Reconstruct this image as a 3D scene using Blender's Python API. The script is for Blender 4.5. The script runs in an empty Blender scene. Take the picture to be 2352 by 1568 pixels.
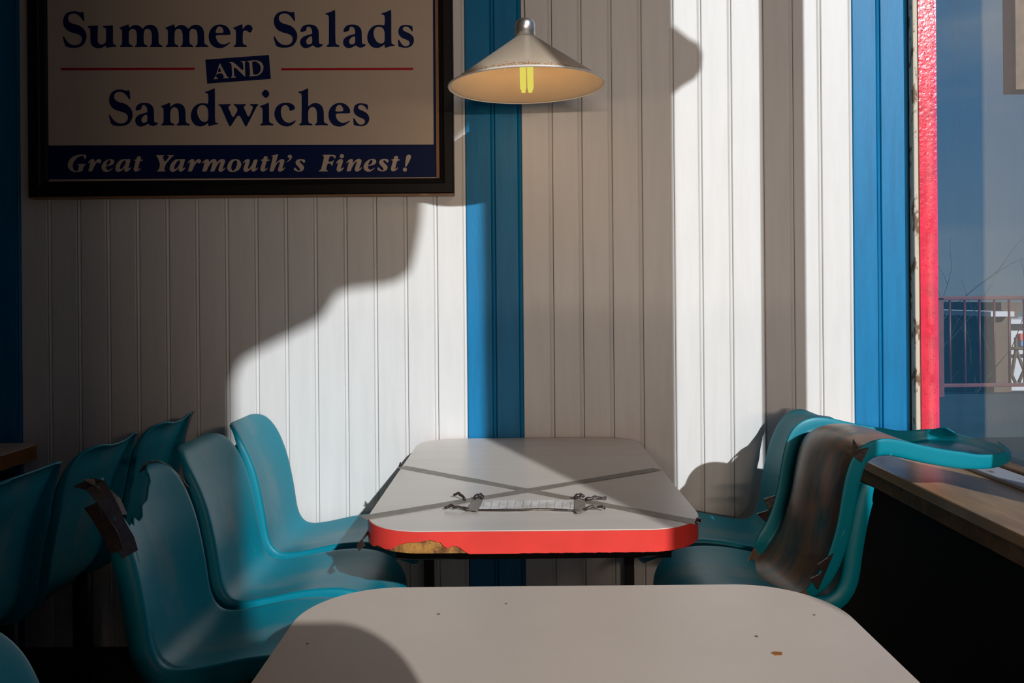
import bpy, bmesh, math, random
from mathutils import Vector, Matrix
random.seed(7)
SC = bpy.context.scene
COL = SC.collection
# ------------------------------------------------------------------ camera
F, U0, V0, CZ = 1829.0, 1191.0, 682.0, 1.26
ROLL = math.radians(0.5)
D = 2.90                      # back wall face
XW = 1.459                    # glass plane of the window wall
cam = bpy.data.cameras.new('camera')
cam.sensor_width = 36.0
cam.lens = 36.0 * F / 2352.0
cam.shift_x = (1176 - U0) / 2352.0
cam.shift_y = (V0 - 784) / 2352.0
cam.clip_start = 0.02
camo = bpy.data.objects.new('camera', cam)
COL.objects.link(camo)
camo.matrix_world = (Matrix.Translation((0, 0, CZ)) @ Matrix.Rotation(math.radians(90), 4, 'X')
                     @ Matrix.Rotation(-ROLL, 4, 'Z'))
SC.camera = camo
SC.view_settings.view_transform = 'Standard'
SC.view_settings.look = 'None'
SC.view_settings.gamma = 1
SC.view_settings.use_curve_mapping = False
SC.view_settings.exposure = 0.0
# ------------------------------------------------------------------ sun and sky
TAZ, TEL = 0.40, 0.445         # tan azimuth from the wall normal, tan elevation
hl = math.sqrt(1 + TAZ * TAZ)
SDIR = Vector((-TAZ / hl, 1 / hl, -TEL)).normalized()
sun = bpy.data.lights.new('sun', 'SUN')
sun.energy = 4.5
sun.angle = math.radians(0.53)
sun.color = (0.96, 0.975, 1.0)
suno = bpy.data.objects.new('sun', sun)
COL.objects.link(suno)
suno.rotation_euler = SDIR.to_track_quat('-Z', 'Y').to_euler()
world = bpy.data.worlds.new('sky')
SC.world = world
world.use_nodes = True
wn, wl = world.node_tree.nodes, world.node_tree.links
wn.clear()
w_out = wn.new('ShaderNodeOutputWorld'); w_bg = wn.new('ShaderNodeBackground')
w_tc = wn.new('ShaderNodeTexCoord'); w_sep = wn.new('ShaderNodeSeparateXYZ')
wl.new(w_tc.outputs['Generated'], w_sep.inputs[0])
w_ramp = wn.new('ShaderNodeValToRGB')
wl.new(w_sep.outputs['Z'], w_ramp.inputs[0])
cr = w_ramp.color_ramp
cr.elements[0].position = 0.0; cr.elements[0].color = (0.20, 0.30, 0.40, 1)
cr.elements[1].position = 0.45; cr.elements[1].color = (0.02, 0.16, 0.42, 1)
w_noise = wn.new('ShaderNodeTexNoise'); w_map = wn.new('ShaderNodeMapping')
w_map.inputs['Scale'].default_value = (1.3, 1.3, 4.5)
wl.new(w_tc.outputs['Generated'], w_map.inputs[0]); wl.new(w_map.outputs[0], w_noise.inputs['Vector'])
w_noise.inputs['Scale'].default_value = 2.2; w_noise.inputs['Detail'].default_value = 6
w_cr = wn.new('ShaderNodeValToRGB')
w_cr.color_ramp.elements[0].position = 0.45; w_cr.color_ramp.elements[0].color = (0, 0, 0, 1)
w_cr.color_ramp.elements[1].position = 0.75; w_cr.color_ramp.elements[1].color = (0.8, 0.8, 0.8, 1)
wl.new(w_noise.outputs['Fac'], w_cr.inputs[0])
w_mix = wn.new('ShaderNodeMixRGB'); w_mix.inputs[2].default_value = (0.34, 0.40, 0.46, 1)
wl.new(w_cr.outputs[0], w_mix.inputs[0]); wl.new(w_ramp.outputs[0], w_mix.inputs[1])
wl.new(w_mix.outputs[0], w_bg.inputs[0]); wl.new(w_bg.outputs[0], w_out.inputs[0])
w_bg.inputs[1].default_value = 0.5
# ------------------------------------------------------------------ pixel helpers
cr_, sr_ = math.cos(ROLL), math.sin(ROLL)
def ray(u, v):
    a, b = (u - U0) / F, -(v - V0) / F
    return a * cr_ + b * sr_, -a * sr_ + b * cr_
def at_y(u, v, y):
    x, z = ray(u, v)
    return Vector((x * y, y, CZ + z * y))
def at_z(u, v, z):
    x, k = ray(u, v)
    y = (z - CZ) / k
    return Vector((x * y, y, z))
# ------------------------------------------------------------------ materials
def mat(name, color, rough=0.5, metal=0.0, spec=0.5, var=0.0, vscale=8.0, bump=0.0, bscale=60.0,
        stretch=(1, 1, 1), color2=None, lo=0.4, hi=0.65, emit=None, coat=0.0):
    m = bpy.data.materials.new(name); m.use_nodes = True
    n, l = m.node_tree.nodes, m.node_tree.links
    b = n['Principled BSDF']
    b.inputs['Base Color'].default_value = (*color, 1)
    b.inputs['Roughness'].default_value = rough
    b.inputs['Metallic'].default_value = metal
    b.inputs['Specular IOR Level'].default_value = spec
    b.inputs['Coat Weight'].default_value = coat
    tc = n.new('ShaderNodeTexCoord'); mp = n.new('ShaderNodeMapping')
    mp.inputs['Scale'].default_value = stretch
    l.new(tc.outputs['Object'], mp.inputs[0])
    if color2 is None and var > 0:
        color2 = tuple(max(0, c * (1 - var)) for c in color)
    if color2 is not None:
        t = n.new('ShaderNodeTexNoise'); t.inputs['Scale'].default_value = vscale
        t.inputs['Detail'].default_value = 5; t.inputs['Roughness'].default_value = 0.6
        l.new(mp.outputs[0], t.inputs['Vector'])
        r = n.new('ShaderNodeValToRGB')
        r.color_ramp.elements[0].position = lo; r.color_ramp.elements[0].color = (*color, 1)
        r.color_ramp.elements[1].position = hi; r.color_ramp.elements[1].color = (*color2, 1)
        l.new(t.outputs['Fac'], r.inputs[0]); l.new(r.outputs[0], b.inputs['Base Color'])
    if bump > 0:
        t2 = n.new('ShaderNodeTexNoise'); t2.inputs['Scale'].default_value = bscale
        t2.inputs['Detail'].default_value = 4
        l.new(mp.outputs[0], t2.inputs['Vector'])
        bp = n.new('ShaderNodeBump'); bp.inputs['Strength'].default_value = bump
        bp.inputs['Distance'].default_value = 0.002
        l.new(t2.outputs['Fac'], bp.inputs['Height']); l.new(bp.outputs[0], b.inputs['Normal'])
    if emit:
        b.inputs['Emission Color'].default_value = (*emit[0], 1)
        b.inputs['Emission Strength'].default_value = emit[1]
    return m
def glass_mat():
    m = bpy.data.materials.new('window glass'); m.use_nodes = True
    n, l = m.node_tree.nodes, m.node_tree.links
    n.clear()
    out = n.new('ShaderNodeOutputMaterial')
    g = n.new('ShaderNodeNewGeometry'); dt = n.new('ShaderNodeVectorMath'); dt.operation = 'DOT_PRODUCT'
    l.new(g.outputs['Incoming'], dt.inputs[0]); l.new(g.outputs['Normal'], dt.inputs[1])
    def math_(op, a, b=None):
        x = n.new('ShaderNodeMath'); x.operation = op
        for i, q in enumerate((a, b)):
            if q is None: continue
            if isinstance(q, (int, float)): x.inputs[i].default_value = q
            else: l.new(q, x.inputs[i])
        return x.outputs[0]
    c = math_('ABSOLUTE', dt.outputs['Value'])
    p = math_('POWER', math_('SUBTRACT', 1.0, c), 5.0)
    fr = math_('ADD', math_('MULTIPLY', p, 0.96), 0.04)
    tr = n.new('ShaderNodeBsdfTransparent'); tr.inputs[0].default_value = (0.965, 0.98, 0.985, 1)
    gl = n.new('ShaderNodeBsdfGlossy'); gl.inputs['Roughness'].default_value = 0.004
    gl.inputs[0].default_value = (1, 1, 1, 1)
    mx = n.new('ShaderNodeMixShader')
    l.new(fr, mx.inputs[0]); l.new(tr.outputs[0], mx.inputs[1]); l.new(gl.outputs[0], mx.inputs[2])
    df = n.new('ShaderNodeBsdfDiffuse'); df.inputs[0].default_value = (0.42, 0.40, 0.34, 1)
    tc = n.new('ShaderNodeTexCoord'); ns = n.new('ShaderNodeTexNoise')
    ns.inputs['Scale'].default_value = 9; ns.inputs['Detail'].default_value = 8
    l.new(tc.outputs['Object'], ns.inputs['Vector'])
    dirt = math_('MULTIPLY', ns.outputs['Fac'], 0.03)
    mx2 = n.new('ShaderNodeMixShader')
    l.new(dirt, mx2.inputs[0]); l.new(mx.outputs[0], mx2.inputs[1]); l.new(df.outputs[0], mx2.inputs[2])
    l.new(mx2.outputs[0], out.inputs[0])
    return m
def plastic_mat():
    """teal moulded shell with dusty scuffs in the hollow of seat and back"""
    m = bpy.data.materials.new('teal moulded plastic'); m.use_nodes = True
    n, l = m.node_tree.nodes, m.node_tree.links
    b = n['Principled BSDF']
    b.inputs['Roughness'].default_value = 0.40; b.inputs['Specular IOR Level'].default_value = 0.32
    tc = n.new('ShaderNodeTexCoord')
    t = n.new('ShaderNodeTexNoise'); t.inputs['Scale'].default_value = 5.5; t.inputs['Detail'].default_value = 9
    t.inputs['Roughness'].default_value = 0.65
    l.new(tc.outputs['Object'], t.inputs['Vector'])
    sep = n.new('ShaderNodeSeparateXYZ'); l.new(tc.outputs['Object'], sep.inputs[0])
    ab = n.new('ShaderNodeMath'); ab.operation = 'ABSOLUTE'; l.new(sep.outputs['Y'], ab.inputs[0])
    mr = n.new('ShaderNodeMapRange'); l.new(ab.outputs[0], mr.inputs['Value'])
    mr.inputs['From Min'].default_value = 0.17; mr.inputs['From Max'].default_value = 0.03
    mr.inputs['To Min'].default_value = 0.0; mr.inputs['To Max'].default_value = 0.36
    ad = n.new('ShaderNodeMath'); ad.operation = 'MULTIPLY'
    l.new(t.outputs['Fac'], ad.inputs[0]); l.new(mr.outputs[0], ad.inputs[1])
    r = n.new('ShaderNodeValToRGB')
    r.color_ramp.elements[0].position = 0.16; r.color_ramp.elements[0].color = (0.0, 0.235, 0.32, 1)
    r.color_ramp.elements[1].position = 0.36; r.color_ramp.elements[1].color = (0.24, 0.30, 0.28, 1)
    l.new(ad.outputs[0], r.inputs[0])
    # fine pale scratches
    v = n.new('ShaderNodeTexNoise'); v.inputs['Scale'].default_value = 60; v.inputs['Detail'].default_value = 2
    mp = n.new('ShaderNodeMapping'); mp.inputs['Scale'].default_value = (0.25, 1, 1.6)
    mp.inputs['Rotation'].default_value = (0.6, 0.4, 0.7)
    l.new(tc.outputs['Object'], mp.inputs[0]); l.new(mp.outputs[0], v.inputs['Vector'])
    r2 = n.new('ShaderNodeValToRGB')
    r2.color_ramp.elements[0].position = 0.72; r2.color_ramp.elements[0].color = (0, 0, 0, 1)
    r2.color_ramp.elements[1].position = 0.80; r2.color_ramp.elements[1].color = (0.5, 0.5, 0.5, 1)
    l.new(v.outputs['Fac'], r2.inputs[0])
    mx = n.new('ShaderNodeMixRGB'); mx.inputs[2].default_value = (0.35, 0.50, 0.52, 1)
    l.new(r2.outputs[0], mx.inputs[0]); l.new(r.outputs[0], mx.inputs[1])
    l.new(mx.outputs[0], b.inputs['Base Color'])
    t2 = n.new('ShaderNodeTexNoise'); t2.inputs['Scale'].default_value = 420
    l.new(tc.outputs['Object'], t2.inputs['Vector'])
    bp = n.new('ShaderNodeBump'); bp.inputs['Strength'].default_value = 0.12; bp.inputs['Distance'].default_value = 0.001
    l.new(t2.outputs['Fac'], bp.inputs['Height']); l.new(bp.outputs[0], b.inputs['Normal'])
    return m
M = {}
M['white'] = mat('white gloss board paint', (0.80, 0.79, 0.77), 0.48, spec=0.35, var=0.05, vscale=5, bump=0.10, bscale=40, stretch=(6, 6, 0.6))
M['blue'] = mat('blue board paint', (0.0, 0.21, 0.46), 0.46, spec=0.3, var=0.15, vscale=6, bump=0.25, bscale=40, stretch=(6, 6, 0.6))
M['darkgap'] = mat('dark wall backing', (0.10, 0.07, 0.05), 0.9)
M['floor'] = mat('dark brown floor', (0.03, 0.018, 0.012), 0.7, var=0.4)
M['ceil'] = mat('pale ceiling paint', (0.30, 0.26, 0.22), 0.8, var=0.05)
M['roomwall'] = mat('brown room wall', (0.16, 0.11, 0.085), 0.8, var=0.1)
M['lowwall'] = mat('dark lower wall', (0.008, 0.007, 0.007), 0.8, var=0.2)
M['frame'] = mat('pier paint', (0.22, 0.17, 0.13), 0.6, var=0.2)
M['stop'] = mat('peeling cream paint', (0.66, 0.58, 0.44), 0.6, color2=(0.20, 0.11, 0.05), vscale=26, lo=0.54, hi=0.60, bump=0.6, bscale=40, stretch=(1, 1, 0.5))
M['stopwood'] = mat('bare brown timber', (0.17, 0.10, 0.05), 0.7, var=0.4, vscale=20, bump=0.5)
M['red'] = mat('blistered red paint', (0.86, 0.02, 0.06), 0.22, var=0.25, vscale=14, bump=0.7, bscale=70)
M['rail'] = mat('rust red metal paint', (0.10, 0.016, 0.02), 0.5, var=0.3)
M['brownboard'] = mat('orange brown timber', (0.26, 0.095, 0.015), 0.6, var=0.3, vscale=7, stretch=(4, 1, 0.6))
M['ledge'] = mat('worn brown ledge laminate', (0.46, 0.28, 0.14), 0.33, color2=(0.28, 0.16, 0.08), vscale=3.5, stretch=(4, 0.7, 1))
M['sill'] = mat('grey blue sill paint', (0.36, 0.38, 0.42), 0.5, color2=(0.16, 0.10, 0.06), vscale=18, lo=0.56, hi=0.64)
M['plastic'] = plastic_mat()
M['worn'] = mat('brown worn plastic', (0.22, 0.145, 0.10), 0.34, color2=(0.02, 0.10, 0.13), vscale=5, lo=0.42, hi=0.66, stretch=(1.2, 4, 1), bump=0.2)
M['steel'] = mat('black steel', (0.015, 0.014, 0.014), 0.45, metal=0.3)
M['top'] = mat('pale grey laminate', (0.75, 0.685, 0.61), 0.34, var=0.05, vscale=3.0, stretch=(0.6, 6, 1), bump=0.05, bscale=200)
M['topnear'] = mat('stained cream laminate', (0.72, 0.60, 0.50), 0.40, var=0.07, vscale=2.5, bump=0.05, bscale=160)
M['band'] = mat('red edge laminate', (0.90, 0.065, 0.05), 0.3, var=0.12, vscale=9)
M['core'] = mat('raw chipboard', (0.50, 0.24, 0.055), 0.9, color2=(0.16, 0.06, 0.02), vscale=38, lo=0.42, hi=0.60, bump=1.0, bscale=160)
M['tape'] = mat('grey cloth tape', (0.30, 0.265, 0.22), 0.5, var=0.25, vscale=30)
M['blacktape'] = mat('crumpled dark tape', (0.055, 0.04, 0.036), 0.28, var=0.4, vscale=40, bump=0.8, bscale=90)
M['browntape'] = mat('shiny brown tape', (0.10, 0.07, 0.065), 0.25, var=0.3, vscale=30, bump=0.6, bscale=80)
M['bluetape'] = mat('blue tape', (0.01, 0.16, 0.34), 0.3, var=0.3, vscale=30, bump=0.6, bscale=80)
M['paper'] = mat('crinkled silver paper', (0.93, 0.91, 0.88), 0.4, color2=(0.66, 0.61, 0.55), vscale=30, bump=0.4, bscale=50)
M['lampout'] = mat('matt silver enamel', (0.56, 0.44, 0.32), 0.42, metal=0.0, var=0.08, bump=0.05, bscale=300)
M['lampin'] = mat('cream enamel lining', (0.78, 0.58, 0.38), 0.5, var=0.05)
M['lamprim'] = mat('bright rolled rim', (0.78, 0.74, 0.68), 0.3)
M['rust'] = mat('orange rust', (0.50, 0.17, 0.02), 0.9, var=0.4, vscale=60)
M['metal'] = mat('brushed aluminium', (0.68, 0.66, 0.64), 0.32, metal=0.9)
M['cord'] = mat('brown flex', (0.22, 0.16, 0.12), 0.6, var=0.1)
M['bulb'] = mat('lit yellow tube', (0.0, 0.0, 0.0), 0.6, spec=0.0, emit=((0.74, 0.66, 0.11), 1.0))
M['fix'] = mat('added fill lamp tube', (0.8, 0.8, 0.8), 0.4, emit=((1.0, 0.85, 0.68), 2.0))  # tube of the added fill lamps
M['black'] = mat('black frame paint', (0.008, 0.0075, 0.008), 0.5, spec=0.25, var=0.1, bump=0.2, bscale=50)
M['framewood'] = mat('brown frame lining', (0.32, 0.15, 0.06), 0.5, var=0.2)
M['cream'] = mat('cream sign panel', (0.62, 0.50, 0.39), 0.45, var=0.03)
M['navy'] = mat('navy vinyl', (0.0, 0.010, 0.080), 0.5, spec=0.2, var=0.02)
M['signred'] = mat('red vinyl', (0.50, 0.0, 0.018), 0.4, var=0.02)
M['terr'] = mat('teal grey paving', (0.012, 0.05, 0.065), 0.8, var=0.3, vscale=2)
M['ground'] = mat('far ground', (0.05, 0.09, 0.10), 0.9, var=0.3, vscale=0.5)
M['bwhite'] = mat('white render', (0.50, 0.50, 0.52), 0.8, var=0.1, vscale=1)
M['bteal'] = mat('dull teal cladding', (0.030, 0.095, 0.12), 0.7, var=0.3, vscale=0.7, stretch=(1, 1, 3))
M['bteal2'] = mat('blue grey cladding', (0.06, 0.12, 0.16), 0.7, var=0.2, vscale=0.7)
M['bbrown'] = mat('brown kiosk cladding', (0.10, 0.06, 0.035), 0.7, var=0.2, vscale=2)
M['twig'] = mat('bare dark twigs', (0.035, 0.04, 0.04), 0.9, var=0.3)
M['redpaint'] = mat('red graffiti paint', (0.6, 0.08, 0.07), 0.6, var=0.1)
M['bluepaint'] = mat('blue graffiti paint', (0.12, 0.28, 0.55), 0.6, var=0.1)
M['shadepanel'] = mat('near black shade sheet', (0.003, 0.005, 0.008), 0.8, spec=0.2)
M['glass'] = glass_mat()
# ------------------------------------------------------------------ building helpers
def obj(name, bm, m, parent=None, smooth=False, mods=()):
    me = bpy.data.meshes.new(name)
    bm.normal_update()
    bm.to_mesh(me); bm.free()
    if isinstance(m, (list, tuple)):
        for k in m: me.materials.append(k)
    else:
        me.materials.append(m)
    o = bpy.data.objects.new(name, me); COL.objects.link(o)
    if parent is not None: o.parent = parent
    if smooth:
        for p in me.polygons: p.use_smooth = True
    return o
def thing(name, label, cat, loc=(0, 0, 0), rz=0.0, group=None):
    o = bpy.data.objects.new(name, None); COL.objects.link(o)
    o.empty_display_size = 0.1
    o.location = loc; o.rotation_euler = (0, 0, rz)
    o['label'] = label; o['category'] = cat
    if group: o['group'] = group
    return o
def tag(o, label, cat, group=None, kind=None):
    o['label'] = label; o['category'] = cat
    if group: o['group'] = group
    if kind: o['kind'] = kind
    return o
def struct(name):
    o = bpy.data.objects.new(name, None); COL.objects.link(o); o['kind'] = 'structure'
    return o
def box(bm, x0, x1, y0, y1, z0, z1, bev=0.0, mi=0):
    vs = [bm.verts.new((x, y, z)) for x in (x0, x1) for y in (y0, y1) for z in (z0, z1)]
    idx = [(0, 1, 3, 2), (4, 6, 7, 5), (0, 4, 5, 1), (2, 3, 7, 6), (0, 2, 6, 4), (1, 5, 7, 3)]
    fs = [bm.faces.new([vs[i] for i in q]) for q in idx]
    for f in fs: f.material_index = mi
    if bev > 0:
        es = {e for f in fs for e in f.edges}
        bmesh.ops.bevel(bm, geom=list(es), offset=bev, segments=2, affect='EDGES', profile=0.5)
    return bm
def boxo(name, b, m, parent=None, bev=0.0):
    bm = bmesh.new(); box(bm, *b, bev=bev)
    return obj(name, bm, m, parent)
def prism(bm, pts, off, mi=0):
    """closed polygon of Vectors extruded by the vector off"""
    a = [bm.verts.new(p) for p in pts]; b = [bm.verts.new(p + off) for p in pts]
    n = len(a)
    fs = [bm.faces.new(a), bm.faces.new(list(reversed(b)))]
    for i in range(n):
        fs.append(bm.faces.new((a[i], b[i], b[(i + 1) % n], a[(i + 1) % n])))
    for f in fs: f.material_index = mi
    bmesh.ops.recalc_face_normals(bm, faces=fs)
def tube(bm, pts, r, seg=10, caps=True, mi=0):
    pts = [Vector(p) for p in pts]
    rs = r if isinstance(r, (list, tuple)) else [r] * len(pts)
    rings = []
    for i, p in enumerate(pts):
        t = (pts[min(i + 1, len(pts) - 1)] - pts[max(i - 1, 0)]).normalized()
        up = Vector((0, 0, 1)) if abs(t.z) < 0.9 else Vector((0, 1, 0))
        a = t.cross(up).normalized(); b = t.cross(a).normalized()
        rings.append([bm.verts.new(p + (a * math.cos(k * 2 * math.pi / seg) + b * math.sin(k * 2 * math.pi / seg)) * rs[i]) for k in range(seg)])
    fs = []
    for i in range(len(rings) - 1):
        for k in range(seg):
            fs.append(bm.faces.new((rings[i][k], rings[i][(k + 1) % seg], rings[i + 1][(k + 1) % seg], rings[i + 1][k])))
    if caps:
        fs.append(bm.faces.new(rings[0])); fs.append(bm.faces.new(rings[-1]))
    for f in fs: f.material_index = mi; f.smooth = True
    bmesh.ops.recalc_face_normals(bm, faces=fs)
def lathe(bm, prof, seg=64, mi=0, close=False):
    rings = []
    for r, z in prof:
        rings.append([bm.verts.new((r * math.cos(2 * math.pi * k / seg), r * math.sin(2 * math.pi * k / seg), z)) for k in range(seg)])
    fs = []
    m = len(rings)
    for i in range(m if close else m - 1):
        for k in range(seg):
            j = (i + 1) % m
            fs.append(bm.faces.new((rings[i][k], rings[i][(k + 1) % seg], rings[j][(k + 1) % seg], rings[j][k])))
    if not close:
        fs.append(bm.faces.new(rings[0])); fs.append(bm.faces.new(list(reversed(rings[-1]))))
    for f in fs: f.material_index = mi; f.smooth = True
    bmesh.ops.recalc_face_normals(bm, faces=fs)
def crom(pts, n):
    """Catmull-Rom through 2-D points, n samples a span"""
    out = []
    P = [pts[0]] + list(pts) + [pts[-1]]
    for i in range(1, len(P) - 2):
        p0, p1, p2, p3 = P[i - 1], P[i], P[i + 1], P[i + 2]
        for k in range(n):
            t = k / n
            out.append(tuple(0.5 * ((2 * b) + (-a + c) * t + (2 * a - 5 * b + 4 * c - d) * t * t + (-a + 3 * b - 3 * c + d) * t ** 3)
                             for a, b, c, d in zip(p0, p1, p2, p3)))
    out.append(tuple(pts[-1]))
    return out
def to_window(u, v, X=XW):
    """a point of the back wall seen at pixel u, v carried up the sun's ray to the window wall"""
    p = at_y(u, v, D)
    t = (X - p.x) / SDIR.x
    return p + SDIR * t
# ------------------------------------------------------------------ room shell
HC = 4.6
fl = boxo('floor', (-4.2, XW + 0.05, -4.2, D + 0.1, -0.1, 0.0), M['floor']); fl['kind'] = 'structure'
ce = boxo('ceiling', (-4.2, XW + 0.1, -4.2, D + 0.1, HC, HC + 0.1), M['ceil']); ce['kind'] = 'structure'
wlft = boxo('wall_left', (-4.3, -4.2, -4.2, D + 0.1, 0, HC), M['roomwall']); wlft['kind'] = 'structure'
wfr = boxo('wall_front', (-4.2, XW + 0.1, -4.3, -4.2, 0, HC), M['roomwall']); wfr['kind'] = 'structure'
pt = boxo('added_partition', (-4.2, -0.23, -0.36, -0.30, 0, HC), M['roomwall']); pt['kind'] = 'structure'  # added unseen partition, keeps the fill light off the left side
# back wall: beaded boards, some painted as blue stripes
wb = boxo('wall_back', (-4.2, XW - 0.004, D + 0.012, D + 0.1, 0, HC), M['darkgap']); wb['kind'] = 'structure'
bounds = [47, 117, 185, 252, 320, 388, 456, 524, 592, 660, 728, 797, 865, 935, 1004, 1071, 1138, 1200, 1271, 1339,
          1408, 1477, 1550, 1614, 1683, 1757, 1825, 1889, 1961, 2025, 2089]
bx = [at_y(u, 560, D).x for u in bounds]
p0 = (bx[0] - bx[-1]) / 30
first = [bx[0] + p0 * k for k in range(22, 0, -1)]
bx = first + bx
blue_starts = {15 + 22, 16 + 22, 28 + 22, 29 + 22, 21, 20}
for i in range(len(bx) - 1):
    x0, x1 = bx[i] + 0.0008, bx[i + 1] - 0.0008
    w = x1 - x0
    b0 = w - 0.013
    sec = [(0, 0.010), (0, 0.003), (0.0025, 0.0), (b0 - 0.002, 0.0), (b0, 0.004), (b0 + 0.002, 0.001), (b0 + 0.006, -0.0008),
           (w - 0.002, 0.001), (w, 0.004), (w, 0.010)]
    bm = bmesh.new()
    yo = random.uniform(-0.0006, 0.0006)
    prism(bm, [Vector((x0 + a, D + c + yo, 0.0)) for a, c in sec], Vector((0, 0, HC)))
    obj('plank', bm, M['blue'] if i in blue_starts else M['white'], wb)
# cream stop bead and bare timber in the corner
tr = struct('trim_1')
xs = bx[-1] + 0.001
boxo('stop_bead', (xs, xs + 0.017, D - 0.035, D, 0.745, HC), M['stop'], tr, bev=0.004)
boxo('bare_strip', (xs + 0.017, XW - 0.003, D - 0.012, D, 0.745, HC), M['stopwood'], tr)
# window wall ---------------------------------------------------------------
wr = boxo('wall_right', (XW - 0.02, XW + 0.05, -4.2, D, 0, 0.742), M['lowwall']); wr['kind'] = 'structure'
def pier(u_hi, u_lo, name, m):
    """opaque stretch of the window wall whose shadow runs between two pixel columns of the back wall"""
    ya = to_window(u_lo, 560).y; yb = to_window(u_hi, 560).y
    return boxo(name, (XW - 0.012, XW + 0.012, ya, yb - 0.024 / TAZ, 0.705, HC), m, wr)
pier(1858, 1757, 'pier', M['frame'])
pier(1556, 1115, 'pier', M['frame'])
yl = to_window(527, 560).y
boxo('pier', (XW - 0.012, XW + 0.012, -4.2, yl, 0.705, HC), M['frame'], wr)
# bracket shape standing proud of the second pier, and the deep shaped fascia over the far panes
bm = bmesh.new()
prism(bm, [to_window(u, v) for u, v in ((1540, 60), (1575, 88), (1597, 100), (1606, 125), (1603, 160), (1588, 182), (1562, 197), (1540, 215))], Vector((0.012, 0, 0)))
obj('bracket', bm, M['frame'], wr)
edge = [(1122, 246), (1102, 256), (1070, 295), (1030, 338), (1000, 365), (972, 400), (964, 450), (959, 520), (947, 585), (935, 625), (905, 647),
        (870, 656), (800, 665), (766, 676), (745, 712), (728, 735), (650, 775), (600, 800), (548, 830), (532, 870), (520, 960)]
bm = bmesh.new()
pts = [to_window(u, v) for u, v in edge]
pts = pts + [Vector((XW, pts[-1].y, HC)), Vector((XW, pts[0].y, HC))]
prism(bm, pts, Vector((0.012, 0, 0)))
obj('fascia', bm, M['frame'], wr)
win = struct('window_1')
boxo('pane', (XW, XW + 0.004, -4.2, D - 0.002, 0.755, HC), M['glass'], win)
boxo('bottom_rail', (XW - 0.05, XW - 0.001, -4.0, D - 0.036, 0.737, 0.757), M['stopwood'], win, bev=0.004)
boxo('sill_strip', (XW - 0.135, XW - 0.052, -4.0, D - 0.036, 0.737, 0.749), M['sill'], win, bev=0.003)
# red outside post seen through the glass
red = boxo('trim_2', (XW + 0.007, XW + 0.072, D + 0.004, D + 0.09, -1.0, HC), M['red']); red['kind'] = 'structure'
bl = bmesh.new()
for k in range(700):
    z = random.uniform(0.7, 2.6)
    x = XW + 0.010 + 0.058 * random.betavariate(2.2, 1.3)
    r = random.uniform(0.0007, 0.0024) * (1.5 if random.random() < 0.12 else 1)
    mtx = Matrix.Translation((x, D + 0.004, z)) @ Matrix.Diagonal((r, r * 0.8, r * random.uniform(1, 1.7), 1))
    bmesh.ops.create_icosphere(bl, subdivisions=1, radius=1.0, matrix=mtx)
blo = obj('paint_blister', bl, M['red'], red, smooth=True); blo['kind'] = 'stuff'
# ------------------------------------------------------------------ ledge under the window
XL, ZL = 1.083, 0.737
led = thing('window_ledge', 'long brown laminate ledge running under the side window', 'ledge', (XL, 0, 0))
bm = bmesh.new(); box(bm, 0, XW - 0.022 - XL, -4.0, D - 0.012, ZL - 0.03, ZL, bev=0.004)
obj('ledge_top', bm, M['ledge'], led)
bm = bmesh.new(); box(bm, 0.012, 0.03, -4.0, D - 0.03, ZL - 0.075, ZL - 0.031)
obj('front_batten', bm, M['stopwood'], led)
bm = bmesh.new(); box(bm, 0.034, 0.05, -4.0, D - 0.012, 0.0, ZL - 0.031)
obj('shade_panel', bm, M['shadepanel'], led)  # near-black sheet added to make the dark under the ledge
for y in (1.1, -0.4, -2.0):
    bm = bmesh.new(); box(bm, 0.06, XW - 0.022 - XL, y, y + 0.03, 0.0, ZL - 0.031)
    obj('bracket', bm, M['lowwall'], led)
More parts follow.
